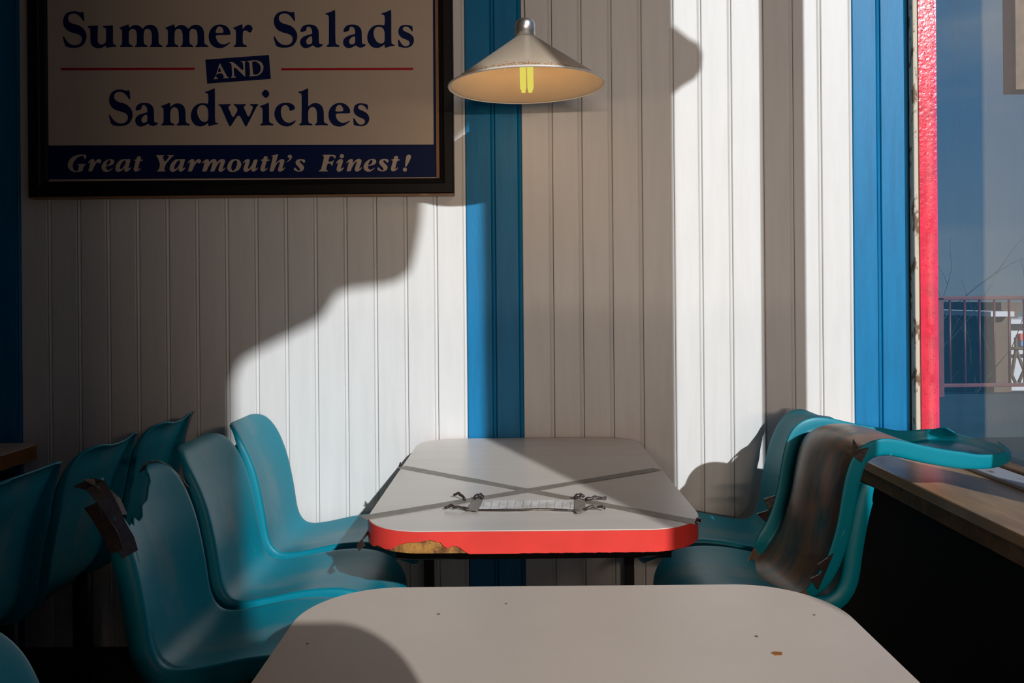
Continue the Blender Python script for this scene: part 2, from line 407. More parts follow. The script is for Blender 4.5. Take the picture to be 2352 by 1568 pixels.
# ------------------------------------------------------------------ chairs
PROF = [(-.122, .866), (-.104, .862), (-.086, .851), (-.066, .826), (-.043, .785), (-.020, .725), (-.004, .658), (.008, .590), (.016, .535),
        (.028, .500), (.050, .478), (.085, .474), (.14, .482), (.23, .500), (.318, .505), (.385, .493), (.430, .468), (.458, .432), (.466, .400)]
HW = 0.168
def shell_bm(cut=None, ncol=15, per=3, hw=HW, deep=0.040, tip=0.004, hollow=0.020, lift=0.0):
    pr = crom(PROF, per)
    S = [0.0]
    for a, b in zip(pr, pr[1:]): S.append(S[-1] + math.dist(a, b))
    L = S[-1]
    def samp(s):
        s = min(max(s, 0), L)
        for i in range(len(S) - 1):
            if s <= S[i + 1] + 1e-9:
                k = (s - S[i]) / (S[i + 1] - S[i]); break
        p = [pr[i][q] + (pr[i + 1][q] - pr[i][q]) * k for q in (0, 1)]
        i0, i1 = max(i - 1, 0), min(i + 2, len(pr) - 1)
        t = (pr[i1][0] - pr[i0][0], pr[i1][1] - pr[i0][1]); d = math.hypot(*t)
        return p, (t[0] / d, t[1] / d)
    def wid(s):
        w = hw
        r = 0.11
        if s < r: w -= 0.08 * (1 - math.sqrt(max(0, 1 - (1 - s / r) ** 2)))
        r = 0.15; e = L - s
        if e < r: w -= 0.115 * (1 - math.sqrt(max(0, 1 - (1 - e / r) ** 2)))
        return w
    def dish(s):
        c = hollow
        q = 0.10 if hollow < 0.03 else 0.34
        if s < q: c *= s / q
        if s > 0.72 * L: c *= max(0, 1 - (s - 0.72 * L) / (0.2 * L))
        return c
    def skirt(s):
        h = deep
        if s < 0.17: h = tip + (deep - 0.004 - tip) * (s / 0.17)
        e = L - s
        if e < 0.12: h *= max(0.15, e / 0.12)
        return h
    bm = bmesh.new()
    n = len(pr)
    cols = []
    ts = [-1 + 2 * k / (ncol - 1) for k in range(ncol)]
    for ci in range(-3, ncol + 3):
        col = []
        t = ts[min(max(ci, 0), ncol - 1)]
        c0 = cut(t) if cut else 0.0
        for j in range(n):
            s = S[j] / L
            s = c0 + (L - c0) * s
            p, tg = samp(s)
            N = (-tg[1], tg[0])
            w = wid(s)
            if 0 <= ci < ncol:
                o = -dish(s) * (1 - t * t)
                tt = math.copysign(abs(t) ** 0.9, t)
                y = tt * (w - 0.004)
                if ci in (0, ncol - 1): o -= 0.0012
            else:
                k = (-ci if ci < 0 else ci - ncol + 1)
                h = skirt(s)
                o = (-0.004, -h * 0.5, -h)[k - 1]
                y = math.copysign(w + (0.0, 0.0015, 0.004)[k - 1], t)
            ear = lift * (t * t - 0.45) * max(0.0, 1 - s / 0.13)      # the lip sags in the middle, its corners lift
            col.append(bm.verts.new((p[0] + N[0] * o, y, p[1] + N[1] * o + ear)))
        cols.append(col)
    for a, b in zip(cols, cols[1:]):
        for j in range(n - 1):
            f = bm.faces.new((a[j], b[j], b[j + 1], a[j + 1])); f.smooth = True
    bmesh.ops.recalc_face_normals(bm, faces=bm.faces[:])
    return bm
def add_mods(o, lv=1):
    s = o.modifiers.new('thickness', 'SOLIDIFY'); s.thickness = 0.005; s.offset = 0
    if lv:
        q = o.modifiers.new('smooth', 'SUBSURF'); q.levels = 1; q.render_levels = lv
def pedestal(parent):
    bm = bmesh.new(); tube(bm, [(0.2, 0, 0.012), (0.2, 0, 0.44)], 0.03, 12)
    obj('pedestal_post', bm, M['steel'], parent)
    bm = bmesh.new(); box(bm, 0.07, 0.33, -0.12, 0.12, 0.43, 0.452, bev=0.004)
    obj('mounting_plate', bm, M['steel'], parent)
    bm = bmesh.new(); box(bm, 0.06, 0.34, -0.14, 0.14, 0.0, 0.012, bev=0.003)
    obj('base_plate', bm, M['steel'], parent)
SHELL = shell_bm()
def new_shell_mesh():
    o = obj('shell', shell_bm(), M['plastic'])
    return o
def chair_proto(name, label, group):
    t = thing(name, label, 'chair', group=group)
    s = obj('shell', shell_bm(), M['plastic'], t, smooth=True); add_mods(s)
    pedestal(t)
    return t
def copy_tree(r):
    c = r.copy(); COL.objects.link(c)
    for ch in list(r.children):
        d = ch.copy(); COL.objects.link(d); d.parent = c
        d.matrix_parent_inverse = ch.matrix_parent_inverse
    return c
SHELL.free()
LJ, RJ, MJ = -0.80, 0.853, -1.25
def tape_strip(bm, pts, w_dir, w):
    """a crumpled ribbon through pts"""
    wd = Vector(w_dir).normalized()
    prev = None
    for i, p in enumerate(pts):
        p = Vector(p)
        a = bm.verts.new(p - wd * w * 0.5 * random.uniform(0.8, 1.1)); b = bm.verts.new(p + wd * w * 0.5 * random.uniform(0.8, 1.1))
        if prev: bm.faces.new((prev[0], prev[1], b, a))
        prev = (a, b)
proto = chair_proto('shell_chair', 'teal plastic shell chair nearest the wall on the sunlit left row', 'teal shell chairs')
proto.location = (LJ, 2.635, 0)
spots = [
    (LJ, 2.243, 0, 'teal plastic shell chair half in shadow, between sunlit chair and broken chair'),
    (MJ, 2.635, math.pi, 'dark teal shell chair seen from behind, nearest the wall, facing left'),
    (MJ, 2.243, math.pi, 'dark teal shell chair seen from behind, middle of the left-facing row'),
    (MJ, 1.851, math.pi, 'dark teal shell chair seen from behind, cut by the left picture edge'),
    (-0.577, 0.85, 0, 'dark shell chair edge in the bottom left corner beside the front table'),
    (RJ, 2.236, math.pi, 'dark teal shell chair under the broken draped shell, front seat of right row'),
    (RJ, 2.635, math.pi, 'teal shell chair with blue tape on its top corner, against the wall on the right'),
]
chairs = []
for x, y, rz, lab in spots:
    c = copy_tree(proto); c.location = (x, y, 0); c.rotation_euler = (0, 0, rz); c['label'] = lab
    chairs.append(c)
back_row = [c for c in chairs if 'left-facing' in c['label'] or 'facing left' in c['label']]
lm = obj('shell', shell_bm(lift=0.014), M['plastic'], smooth=True)
for c in back_row:
    for ch in c.children:
        if ch.name.startswith('shell'): ch.data = lm.data
bpy.data.objects.remove(lm)
r1 = chairs[-1]
# blue tape on the near top corner of the right-hand chair (local +y is the camera side there)
def taped(parent, pts, wdir, w, m, name='tape'):
    bm = bmesh.new(); tape_strip(bm, pts, wdir, w)
    o = obj(name, bm, m, parent)
    s = o.modifiers.new('thickness', 'SOLIDIFY'); s.thickness = 0.002; s.offset = 1
    return o
taped(r1, [(-.130, .10, .868), (-.112, .105, .875), (-.085, .115, .862), (-.062, .128, .838), (-.045, .135, .80)], (0, 1, 0.1), 0.09, M['bluetape'])
# broken chair, top of its back torn away
def cut3(t):
    tab = [(-1.0, 0.0), (-0.93, 0.0), (-0.86, 0.035), (-0.80, 0.10), (-0.72, 0.135), (-0.62, 0.125), (-0.56, 0.14), (-0.46, 0.118), (-0.36, 0.135), (-0.2, 0.128), (-0.1, 0.105),
           (0.05, 0.098), (0.2, 0.07), (0.3, 0.062), (0.42, 0.03), (0.6, 0.02), (0.8, 0.02), (1.0, 0.03)]
    for (a, p), (b, q) in zip(tab, tab[1:]):
        if t <= b + 1e-6: return p + (q - p) * (t - a) / (b - a)
    return 0.03
bk = thing('broken_chair', 'broken teal shell chair with jagged torn back and taped corners, front of left row', 'chair', (LJ - 0.005, 1.851, 0), group=None)
s = obj('shell', shell_bm(cut3, ncol=41), M['plastic'], bk, smooth=True); add_mods(s, 0)
pedestal(bk)
taped(bk, [(-.128, -.150, .874), (-.10, -.156, .868), (-.075, -.162, .842), (-.06, -.167, .815), (-.045, -.17, .785), (-.03, -.171, .752), (-.018, -.171, .725)],
      (0.55, 0.75, 0.25), 0.040, M['blacktape'])
taped(bk, [(-.115, -.152, .880), (-.09, -.146, .862), (-.065, -.143, .835), (-.05, -.14, .80)], (0.3, 0.9, -0.2), 0.03, M['browntape'])
taped(bk, [(-.10, -.178, .83), (-.075, -.184, .80), (-.052, -.187, .77), (-.04, -.187, .735)], (0.9, 0.1, 0.4), 0.030, M['blacktape'])
taped(bk, [(-.108, .070, .853), (-.104, .098, .858), (-.096, .125, .852), (-.082, .153, .835), (-.06, .171, .80), (-.045, .176, .775)], (0.5, -0.1, 0.8), 0.024, M['browntape'])
r2 = [c for c in chairs if 'under the broken draped' in c['label']][0]
old = [c for c in r2.children if c.name.startswith('shell')][0]
rnd_ = random.Random(4)
jag = [rnd_.uniform(-0.012, 0.012) for _ in range(41)]
bpy.data.objects.remove(old)
q = obj('shell', shell_bm(lambda t: 0.135 + jag[int((t + 1) * 20 + 0.5)], ncol=41), M['plastic'], r2, smooth=True); add_mods(q, 0)
# loose shell hung over the back of the front right chair, its back lying on the ledge
ds = thing('loose_shell', 'broken loose chair shell hung upside down over chair back and ledge', 'chair shell', (0, 0, 0))
sh = obj('shell', shell_bm(hw=0.182, deep=0.047, tip=0.034, hollow=0.048), [M['plastic'], M['worn']], ds, smooth=True)
for p in sh.data.polygons:
    c = p.center
    if abs(c.y) < 0.168 and (c.z < 0.60): p.material_index = 1
add_mods(sh)
TH = math.radians(112)
# local bend corner (0.02, 0, 0.48) goes to the world point below
dm = Matrix.Translation((0.90, 2.22, 0.855)) @ Matrix.Rotation(math.radians(5), 4, 'Z') @ Matrix.Rotation(TH, 4, 'Y') @ Matrix.Translation((-0.02, 0, -0.49))
ds.matrix_world = dm
def frag(pts, m, parent, name='torn_tab'):
    bm = bmesh.new(); prism(bm, [Vector(p) for p in pts], Vector((0, 0.004, 0)))
    return obj(name, bm, m, parent)
# torn tabs of the skirt, in shell coordinates (near side is -y)
for pts in ([(.060, -.191, .455), (.018, -.193, .458), (.030, -.193, .436), (.012, -.193, .412), (.052, -.191, .425)],
            [(.30, -.191, .47), (.34, -.193, .44), (.355, -.193, .46), (.38, -.192, .435), (.40, -.191, .465)],
            [(.24, .191, .47), (.27, .193, .43), (.295, .179, .45), (.32, .193, .425), (.335, .191, .465)]):
    frag(pts, M['blacktape'], ds)
# ------------------------------------------------------------------ tables
def rrect(x0, x1, y0, y1, r, n=30, side=14):
    pts = []
    for cx, cy, a0 in ((x1 - r, y0 + r, -90), (x1 - r, y1 - r, 0), (x0 + r, y1 - r, 90), (x0 + r, y0 + r, 180)):
        for k in range(n + 1):
            a = math.radians(a0 + 90 * k / n)
            pts.append((cx + r * math.cos(a), cy + r * math.sin(a)))
    out = []
    m = len(pts)
    for i in range(m):
        a, b = pts[i], pts[(i + 1) % m]
        out.append(a)
        d = math.dist(a, b); q = int(d / 0.008)
        for k in range(1, q): out.append((a[0] + (b[0] - a[0]) * k / q, a[1] + (b[1] - a[1]) * k / q))
    return out
TZ, TT = 0.75, 0.05
def table(name, label, x0, x1, y0, y1, topm, bandm, r=0.14, low=None, legs=True):
    t = thing(name, label, 'table', ((x0 + x1) / 2, (y0 + y1) / 2, 0))
    ox, oy = (x0 + x1) / 2, (y0 + y1) / 2
    out = rrect(x0, x1, y0, y1, r)
    bm = bmesh.new()
    vs = [bm.verts.new((x - ox, y - oy, TZ)) for x, y in out]
    v2 = [bm.verts.new((x - ox, y - oy, TZ - 0.002)) for x, y in out]
    bm.faces.new(vs); bm.faces.new(list(reversed(v2)))
    for i in range(len(vs)):
        j = (i + 1) % len(vs); bm.faces.new((vs[i], v2[i], v2[j], vs[j]))
    bmesh.ops.recalc_face_normals(bm, faces=bm.faces[:])
    obj('laminate_top', bm, topm, t)
    # chipboard core, a hair inside the band
    bm = bmesh.new()
    ins = rrect(x0 + 0.003, x1 - 0.003, y0 + 0.003, y1 - 0.003, r - 0.003)
    a = []; b = []
    for x, y in ins:
        a.append(bm.verts.new((x - ox, y - oy, TZ - 0.0025))); b.append(bm.verts.new((x - ox, y - oy, TZ - TT)))
    bm.faces.new(a); bm.faces.new(list(reversed(b)))
    for i in range(len(a)):
        j = (i + 1) % len(a); bm.faces.new((a[i], b[i], b[j], a[j]))
    bmesh.ops.recalc_face_normals(bm, faces=bm.faces[:])
    obj('chipboard_core', bm, M['core'], t)
    # coloured band with its torn lower edge
    bm = bmesh.new()
    a = []; b = []
    for x, y in out:
        z = TZ - TT - 0.001
        if low: z = max(z, low(x, y))
        z = min(z, TZ - 0.006)
        a.append(bm.verts.new((x - ox, y - oy, TZ - 0.0022))); b.append(bm.verts.new((x - ox, y - oy, z)))
    for i in range(len(a)):
        j = (i + 1) % len(a); bm.faces.new((a[i], b[i], b[j], a[j]))
    bmesh.ops.recalc_face_normals(bm, faces=bm.faces[:])
    e = obj('edge_band', bm, bandm, t, smooth=False)
    s = e.modifiers.new('thickness', 'SOLIDIFY'); s.thickness = 0.0016; s.offset = 0.6
    hx, hy = (x1 - x0) / 2, (y1 - y0) / 2
    for sy in (-1, 1):
        bm = bmesh.new(); box(bm, -hx + 0.07, hx - 0.07, sy * (hy - 0.10) - 0.02, sy * (hy - 0.10) + 0.02, TZ - TT - 0.040, TZ - TT - 0.002, bev=0.003)
        obj('crossbar', bm, M['steel'], t)
    for sx in (-1, 1):
        bm = bmesh.new(); box(bm, sx * (hx - 0.09) - 0.015, sx * (hx - 0.09) + 0.015, -hy + 0.125, hy - 0.125, TZ - TT - 0.036, TZ - TT - 0.002, bev=0.003)
        obj('side_rail', bm, M['steel'], t)
    for sx in (-1, 1):
        for sy in ((-1, 1) if legs else (1,)):
            lx, ly = sx * (hx - 0.03), sy * (hy - 0.04)
            if legs: lx, ly = sx * (hx - 0.06), sy * (hy - 0.10)
            bm = bmesh.new(); box(bm, lx - 0.017, lx + 0.017, ly - 0.017, ly + 0.017, 0.0, TZ - TT - 0.041, bev=0.003)
            obj('leg', bm, M['steel'], t)
    return t
chip = [(820, 1243), (829, 1246), (843, 1246), (854, 1253), (862, 1249), (871, 1250), (875, 1257), (888, 1258), (900, 1257), (911, 1247), (925, 1244), (943, 1243),
        (965, 1240), (982, 1238), (1000, 1241), (1011, 1246), (1016, 1257), (1030, 1254), (1050, 1253), (1060, 1262), (1068, 1272)]
def chip_low(x, y):
    # front edge only: the torn line of the band, given where the front edge passes
    if y > 1.95: return -1
    if x > 0.0: return TZ - TT + 0.0006 * math.sin(x * 300) * math.sin(x * 121)
    u = U0 + F * x / y
    for (a, p), (b, q) in zip(chip, chip[1:]):
        if a <= u <= b:
            v = p + (q - p) * (u - a) / (b - a)
            k = (v - V0) / F
            return CZ - k * y - ray(u, v)[0] * 0 + 0.0015 * math.sin(u * 1.7) + (u - U0) * -0.0 + (u - U0) / F * y * -0.0
    return -1
TX0, TX1, TY0, TY1 = -0.357, 0.416, 1.743, 2.885
bt = table('cafe_table', 'pale table with red edge, chipped corner and taped cross, against the wall', TX0, TX1, TY0, TY1, M['top'], M['band'], low=chip_low, legs=False)
nt = table('cafe_table', 'stained cream table cut off by the bottom picture edge', -0.36, 0.522, 0.30, 1.405, M['topnear'], M['band'], r=0.15)
lt = table('cafe_table', 'dark brown edged table at the far left, behind the left-facing chairs', -2.48, -1.722, 1.75, 2.87, M['topnear'], M['brownboard'], r=0.05)
ox, oy = (TX0 + TX1) / 2, (TY0 + TY1) / 2
def on_table(u, v, dz=0.0, t=bt):
    p = at_z(u, v, TZ + dz)
    return p - Vector(t.location)
def flat_poly(name, pix, h, m, parent, dz=0.0):
    bm = bmesh.new(); prism(bm, [on_table(u, v, dz, parent) for u, v in pix], Vector((0, 0, h)))
    return obj(name, bm, m, parent)
def tape_line(ua, va, ub, vb, w=0.036, dz=0.0003):
    a, b = on_table(ua, va, dz), on_table(ub, vb, dz)
    d = (b - a).normalized(); nrm = Vector((-d.y, d.x, 0))
    n = 14
    bm = bmesh.new()
    up, lo = [], []
    for k in range(n + 1):
        p = a + (b - a) * k / n
        ww = w * random.uniform(0.44, 0.54)
        up.append(p + nrm * ww); lo.append(p - nrm * ww)
    prism(bm, up + lo[::-1], Vector((0, 0, 0.0005)))
    return obj('tape_strip', bm, M['tape'], bt)
tape_line(922, 1072, 1606, 1200)
tape_line(834, 1189, 1510, 1077, dz=0.0009)
flat_poly('paper_strip', [(1103, 1151), (1322, 1150), (1324, 1171), (1098, 1172)], 0.003, M['paper'], bt, 0.0015)
for i in range(12):                                  # pen grid on the paper
    u = 1112 + i * 18.2
    bm = bmesh.new()
    a, b = on_table(u, 1151.3, 0.0047), on_table(u - 4, 1171, 0.0047)
    tube(bm, [a, b], 0.0004, 5)
    obj('grid_line', bm, M['tape'], bt)
flat_poly('tape_patch', [(1088, 1150), (1110, 1148), (1105, 1160), (1097, 1174), (1074, 1171), (1080, 1158)], 0.0012, M['tape'], bt, 0.005)
flat_poly('tape_patch', [(1320, 1148), (1344, 1150), (1345, 1165), (1342, 1175), (1325, 1178), (1319, 1172)], 0.0012, M['tape'], bt, 0.005)
def curl(u0, v0, u1, v1, h=0.012, w=0.010):
    a, b = on_table(u0, v0, 0.003), on_table(u1, v1, 0.003)
    bm = bmesh.new()
    pts = []; n = 7
    for k in range(n + 1):
        t = k / n
        p = a.lerp(b, t); p.z += h * math.sin(t * math.pi * 0.9) * random.uniform(0.3, 1.0) + 0.002
        p.y += random.uniform(-0.004, 0.004)
        pts.append(p)
    rs = [w * random.uniform(0.25, 0.5) for _ in pts]
    tube(bm, pts, rs, 7)
    return obj('curled_tape', bm, M['blacktape'], bt)
curl(1068, 1148, 1042, 1141); curl(1075, 1171, 1021, 1168, 0.008); curl(1345, 1150, 1393, 1147, 0.008); curl(1340, 1172, 1390, 1172, 0.012)
curl(1090, 1147, 1109, 1145, 0.016, 0.014); curl(1320, 1147, 1341, 1145, 0.016, 0.014); curl(1098, 1173, 1330, 1174, 0.004, 0.005)
curl(1598, 1202, 1609, 1198, 0.008); curl(917, 1072, 923, 1073, 0.015, 0.006)
# crumpled tape hanging off the chipped corner
bm = bmesh.new()
tape_strip(bm, [Vector((-0.352, 1.86, 0.722)) - Vector(bt.location), Vector((-0.362, 1.85, 0.708)) - Vector(bt.location), Vector((-0.372, 1.84, 0.696)) - Vector(bt.location), Vector((-0.366, 1.835, 0.684)) - Vector(bt.location)], (0.3, 1, 0.1), 0.03)
o = obj('curled_tape', bm, M['blacktape'], bt)
o.modifiers.new('thickness', 'SOLIDIFY').thickness = 0.002
# small marks on the near table
for u, v, r, m in ((1786, 1500, 0.0065, 'rust'), (1738, 1461, 0.0022, 'stopwood'), (1007, 1410, 0.0022, 'stopwood'), (1162, 1386, 0.0016, 'stopwood'), (1870, 1412, 0.0016, 'stopwood'), (706, 1478, 0.0018, 'stopwood')):
    c = at_z(u, v, TZ + 0.0003) - Vector(nt.location)
    bm = bmesh.new()
    prism(bm, [c + Vector((math.cos(a) * r * random.uniform(0.8, 1.5), math.sin(a) * r * random.uniform(0.7, 1.1), 0)) for a in [k * math.pi / 6 for k in range(12)]], Vector((0, 0, 0.0005)))
    obj('burn_mark', bm, M[m], nt)
# ------------------------------------------------------------------ pendant lamp
LY = 2.485
lc = at_y(1210, 198, LY)
lamp = thing('pendant_lamp', 'silver cone pendant lamp with lit yellow tube above the taped table', 'lamp', lc)
lamp.rotation_euler = (math.radians(1.6), math.radians(-0.9), 0)
R = 0.243
bm = bmesh.new()
lathe(bm, [(0.034, 0.149), (R - 0.010, 0.008), (R, 0.0), (R - 0.003, -0.001), (R - 0.012, 0.006), (0.030, 0.146)], 96, close=True)
for f in bm.faces:
    c = f.calc_center_median()
    if f.normal.z < -0.05 and f.normal.x * c.x + f.normal.y * c.y < 0: f.material_index = 1
sh_ = obj('lamp_shade', bm, [M['lampout'], M['lampin']], lamp, smooth=True)
bm = bmesh.new()
ring = [(R * math.cos(2 * math.pi * k / 96), R * math.sin(2 * math.pi * k / 96), 0.0) for k in range(97)]
tube(bm, ring, 0.0032, 8, caps=False)
obj('rolled_rim', bm, M['lamprim'], lamp)
bm = bmesh.new()
lathe(bm, [(0.010, 0.150), (0.0325, 0.150), (0.0325, 0.190), (0.030, 0.199), (0.024, 0.205), (0.010, 0.208)], 40)
obj('lamp_cap', bm, M['metal'], lamp, smooth=True)
bm = bmesh.new(); tube(bm, [(-0.001, 0, 0.206), (-0.003, 0, 0.5), (-0.005, 0, HC - lc.z - 0.002)], 0.0022, 8)
obj('cord', bm, M['cord'], lamp)
bm = bmesh.new(); tube(bm, [(0, 0, 0.06), (0, 0, 0.14)], 0.022, 16)
obj('lamp_holder', bm, M['lampin'], lamp)
bm = bmesh.new()
for s_ in (-1, 1):
    for q in (-1, 1):
        tube(bm, [(s_ * 0.0115, q * 0.008, 0.06), (s_ * 0.0115, q * 0.008, -0.006), (s_ * 0.0105, q * 0.007, -0.013), (s_ * 0.006, q * 0.004, -0.017)], [0.0095, 0.0095, 0.008, 0.003], 12)
obj('lit_tube', bm, M['bulb'], lamp)
bm = bmesh.new()
for k in range(170):
    a = math.radians(random.gauss(-95, 24)); rr = R - 0.0085 - abs(random.gauss(0, 0.008))
    z = 0.008 + (R - 0.010 - rr) * (0.141 / (R - 0.044)) + 0.0006
    sx = random.uniform(0.0008, 0.0032)
    mtx = Matrix.Translation((rr * math.cos(a), rr * math.sin(a), z)) @ Matrix.Rotation(a, 4, 'Z') @ Matrix.Rotation(math.radians(33), 4, 'Y') @ Matrix.Diagonal((sx * 0.6, sx, 0.0004, 1))
    bmesh.ops.create_icosphere(bm, subdivisions=1, radius=1.0, matrix=mtx)
ru = obj('rust_spots', bm, M['rust'], lamp); ru['kind'] = 'stuff'
pl = bpy.data.lights.new('lamp_glow', 'POINT'); pl.energy = 0.75; pl.color = (1.0, 0.66, 0.36); pl.shadow_soft_size = 0.02
plo = bpy.data.objects.new('lamp_glow', pl); COL.objects.link(plo); plo.location = lc + Vector((0, 0, -0.035))
# added fill lamps in batten housings on the front wall, behind the camera
for i, (x, z, e) in enumerate(((-0.60, 1.66, 30), (1.02, 1.66, 40), (0.21, 1.66, 36))):
    fx = thing('fill_light', ('added warm fill light on the front wall, left one', 'added warm fill light on the front wall, right one',
                                'added warm fill light on the front wall, middle one')[i], 'light', (x, -4.2, z))
    boxo('housing', (-0.39, 0.39, 0.0, 0.05, -0.06, 0.06), M['bwhite'], fx, bev=0.005)
    bm = bmesh.new(); tube(bm, [(-0.37, 0.07, 0), (0.37, 0.07, 0)], 0.017, 12)
    obj('tube', bm, M['fix'], fx)
    al = bpy.data.lights.new('fill_glow', 'AREA'); al.shape = 'RECTANGLE'; al.size = 0.74; al.size_y = 0.12
    al.energy = e; al.color = (1.0, 0.79, 0.63)
    alo = bpy.data.objects.new('fill_glow', al); COL.objects.link(alo); alo.location = (x, -4.2 + 0.10, z)
    alo.rotation_euler = (math.radians(90), 0, 0)
# ------------------------------------------------------------------ sign
SY, SF = D - 0.030, D - 0.052
sign = thing('menu_sign', 'large framed cream sign with navy lettering about summer salads and sandwiches', 'sign', at_y(552, 447, D - 0.03))
so = Vector(sign.location)
ZT = 2.95
def pz(u, v, y): return at_y(u, v, y) - so
a = at_y(105, 412, SY); b = at_y(1009, 409, SY)
bm = bmesh.new(); box(bm, a.x - so.x - 0.01, b.x - so.x + 0.01, SY - so.y, D - 0.004 - so.y, a.z - so.z - 0.01, ZT - so.z)
obj('panel', bm, M['cream'], sign)
# frame: four mitred bars with a stepped section
fo0, fo1 = at_y(63, 450, SF), at_y(1042, 444, SF)
fi0, fi1 = at_y(104, 413, SF), at_y(1009, 410, SF)
X0, X1, Z0 = fo0.x - so.x, fo1.x - so.x, (fo0.z + fo1.z) / 2 - so.z
I0, I1, J0 = fi0.x - so.x, fi1.x - so.x, (fi0.z + fi1.z) / 2 - so.z
Z1, J1 = ZT - so.z + 0.06, ZT - so.z
yf, yb = SF - so.y, D - 0.003 - so.y
def bar(p):
    bm = bmesh.new()
    # p: outer a, outer b, inner b, inner a in x, z; front steps down towards the inside
    def lerp(u, v, k): return (u[0] + (v[0] - u[0]) * k, u[1] + (v[1] - u[1]) * k)
    rings = []
    for k, y in ((0, yb), (0, yf + 0.006), (0.08, yf), (0.62, yf), (0.70, yf + 0.004), (0.96, yf + 0.008), (1.0, yf + 0.012), (1.0, yb)):
        q0, q1 = lerp(p[0], p[3], k), lerp(p[1], p[2], k)
        rings.append((bm.verts.new((q0[0], y, q0[1])), bm.verts.new((q1[0], y, q1[1]))))
    for r0, r1 in zip(rings, rings[1:]): bm.faces.new((r0[0], r0[1], r1[1], r1[0]))
    bm.faces.new([r[0] for r in rings]); bm.faces.new([r[1] for r in reversed(rings)])
    bmesh.ops.recalc_face_normals(bm, faces=bm.faces[:])
    obj('frame_bar', bm, M['black'], sign)
bar([(X0, Z0), (X1, Z0), (I1, J0), (I0, J0)])
bar([(X0, Z1), (X0, Z0), (I0, J0), (I0, J1)])
bar([(X1, Z0), (X1, Z1), (I1, J1), (I1, J0)])
bar([(X1, Z1), (X0, Z1), (I0, J1), (I1, J1)])
bm = bmesh.new()
box(bm, I1 - 0.011, I1 - 0.0005, yf + 0.013, SY - so.y - 0.001, J0, J1)
obj('frame_lining', bm, M['framewood'], sign)
boxo('batten', (X0, X1, yf + 0.004, yb, Z0 - 0.006, Z0 - 0.001), M['framewood'], sign)
def flat(name, pix, m, h=0.0006, lift=0.0):
    y = SY - lift
    bm = bmesh.new(); prism(bm, [pz(u, v, y) for u, v in pix], Vector((0, -h, 0)))
    return obj(name, bm, m, sign)
flat('footer_band', [(103, 334), (1003, 332), (1003, 407), (103, 412)], M['navy'])
flat('border_strip', [(994, -60), (1001, -60), (1003, 333), (996, 333)], M['navy'])
flat('border_strip', [(103, -60), (107.5, -60), (111, 334), (104, 334)], M['navy'])
flat('red_rule', [(140, 156), (447, 155.5), (447, 160.5), (140, 161.5)], M['signred'])
flat('red_rule', [(646, 156.5), (949, 155.5), (949, 161), (646, 161.5)], M['signred'])
flat('word_block', [(471.7, 137), (617.8, 126.3), (622.2, 181.2), (476, 192.2)], M['navy'])
# ---- letter outlines, traced in picture pixels: (origin u, v, scale), outer loop, holes
G = {}
def g(k, o, sc, *loops): G[k] = [[(o[0] + x / sc, o[1] + y / sc) for x, y in lp] for lp in loops]
A, B, C_, DD = (130, 10), (360, 10), (615, 10), (740, 10)
g('S', A, 9.8, [(590,172),(607,180),(628,365),(617,382),(600,375),(545,295),(490,240),(430,212),(370,207),(310,220),(268,262),(258,310),(268,360),(300,405),(370,440),(470,462),(560,505),(625,570),(665,640),(678,710),(668,790),(640,860),(590,925),(520,962),(430,980),(330,980),(250,965),(200,935),(185,905),(165,830),(140,745),(147,722),(165,725),(190,765),(235,830),(300,890),(370,917),(440,922),(510,900),(555,855),(572,795),(562,735),(520,690),(450,660),(360,640),(270,605),(205,555),(160,480),(145,400),(155,310),(195,230),(260,180),(340,158),(430,155),(500,172),(550,185),(575,172)])
g('u', A, 9.8, [(705,490),(800,485),(925,475),(930,490),(920,820),(940,870),(980,900),(1030,905),(1080,885),(1110,850),(1115,800),(1115,570),(1095,530),(1055,515),(1045,495),(1060,485),(1150,482),(1260,472),(1270,485),(1270,870),(1290,905),(1345,925),(1352,940),(1345,955),(1240,960),(1130,978),(1118,970),(1115,920),(1060,960),(1000,983),(930,990),(860,975),(800,930),(768,870),(762,800),(762,590),(750,545),(710,520),(700,505)])
g('m', B, 9.8, [(190,525),(250,505),(340,470),(390,450),(403,458),(405,520),(420,525),(480,480),(550,460),(620,475),(680,515),(715,555),(760,500),(820,468),(890,458),(960,470),(1020,515),(1055,580),(1070,660),(1070,850),(1085,895),(1130,920),(1165,935),(1160,962),(1100,962),(1010,960),(900,965),(870,955),(872,935),(905,918),(920,880),(920,680),(905,610),(875,565),(820,547),(770,560),(745,600),(735,680),(735,860),(755,900),(800,918),(828,938),(822,962),(680,958),(560,965),(535,955),(540,935),(570,915),(585,880),(585,680),(570,610),(540,565),(490,547),(440,560),(410,605),(402,680),(402,860),(420,900),(465,918),(495,940),(488,962),(350,958),(230,965),(202,955),(206,935),(238,915),(252,880),(252,610),(245,570),(200,545)])
g('e', B, 9.8, [(1325,690),(1640,690),(1662,672),(1655,610),(1620,540),(1560,485),(1490,458),(1420,452),(1340,465),(1260,510),(1200,585),(1172,670),(1170,760),(1190,840),(1235,915),(1300,965),(1370,985),(1440,988),(1510,970),(1570,935),(1620,895),(1655,870),(1650,855),(1635,855),(1570,890),(1500,905),(1430,888),(1370,835),(1340,770)],
  [(1325,650),(1490,645),(1505,625),(1500,580),(1475,525),(1430,497),(1390,500),(1355,530),(1330,590)])
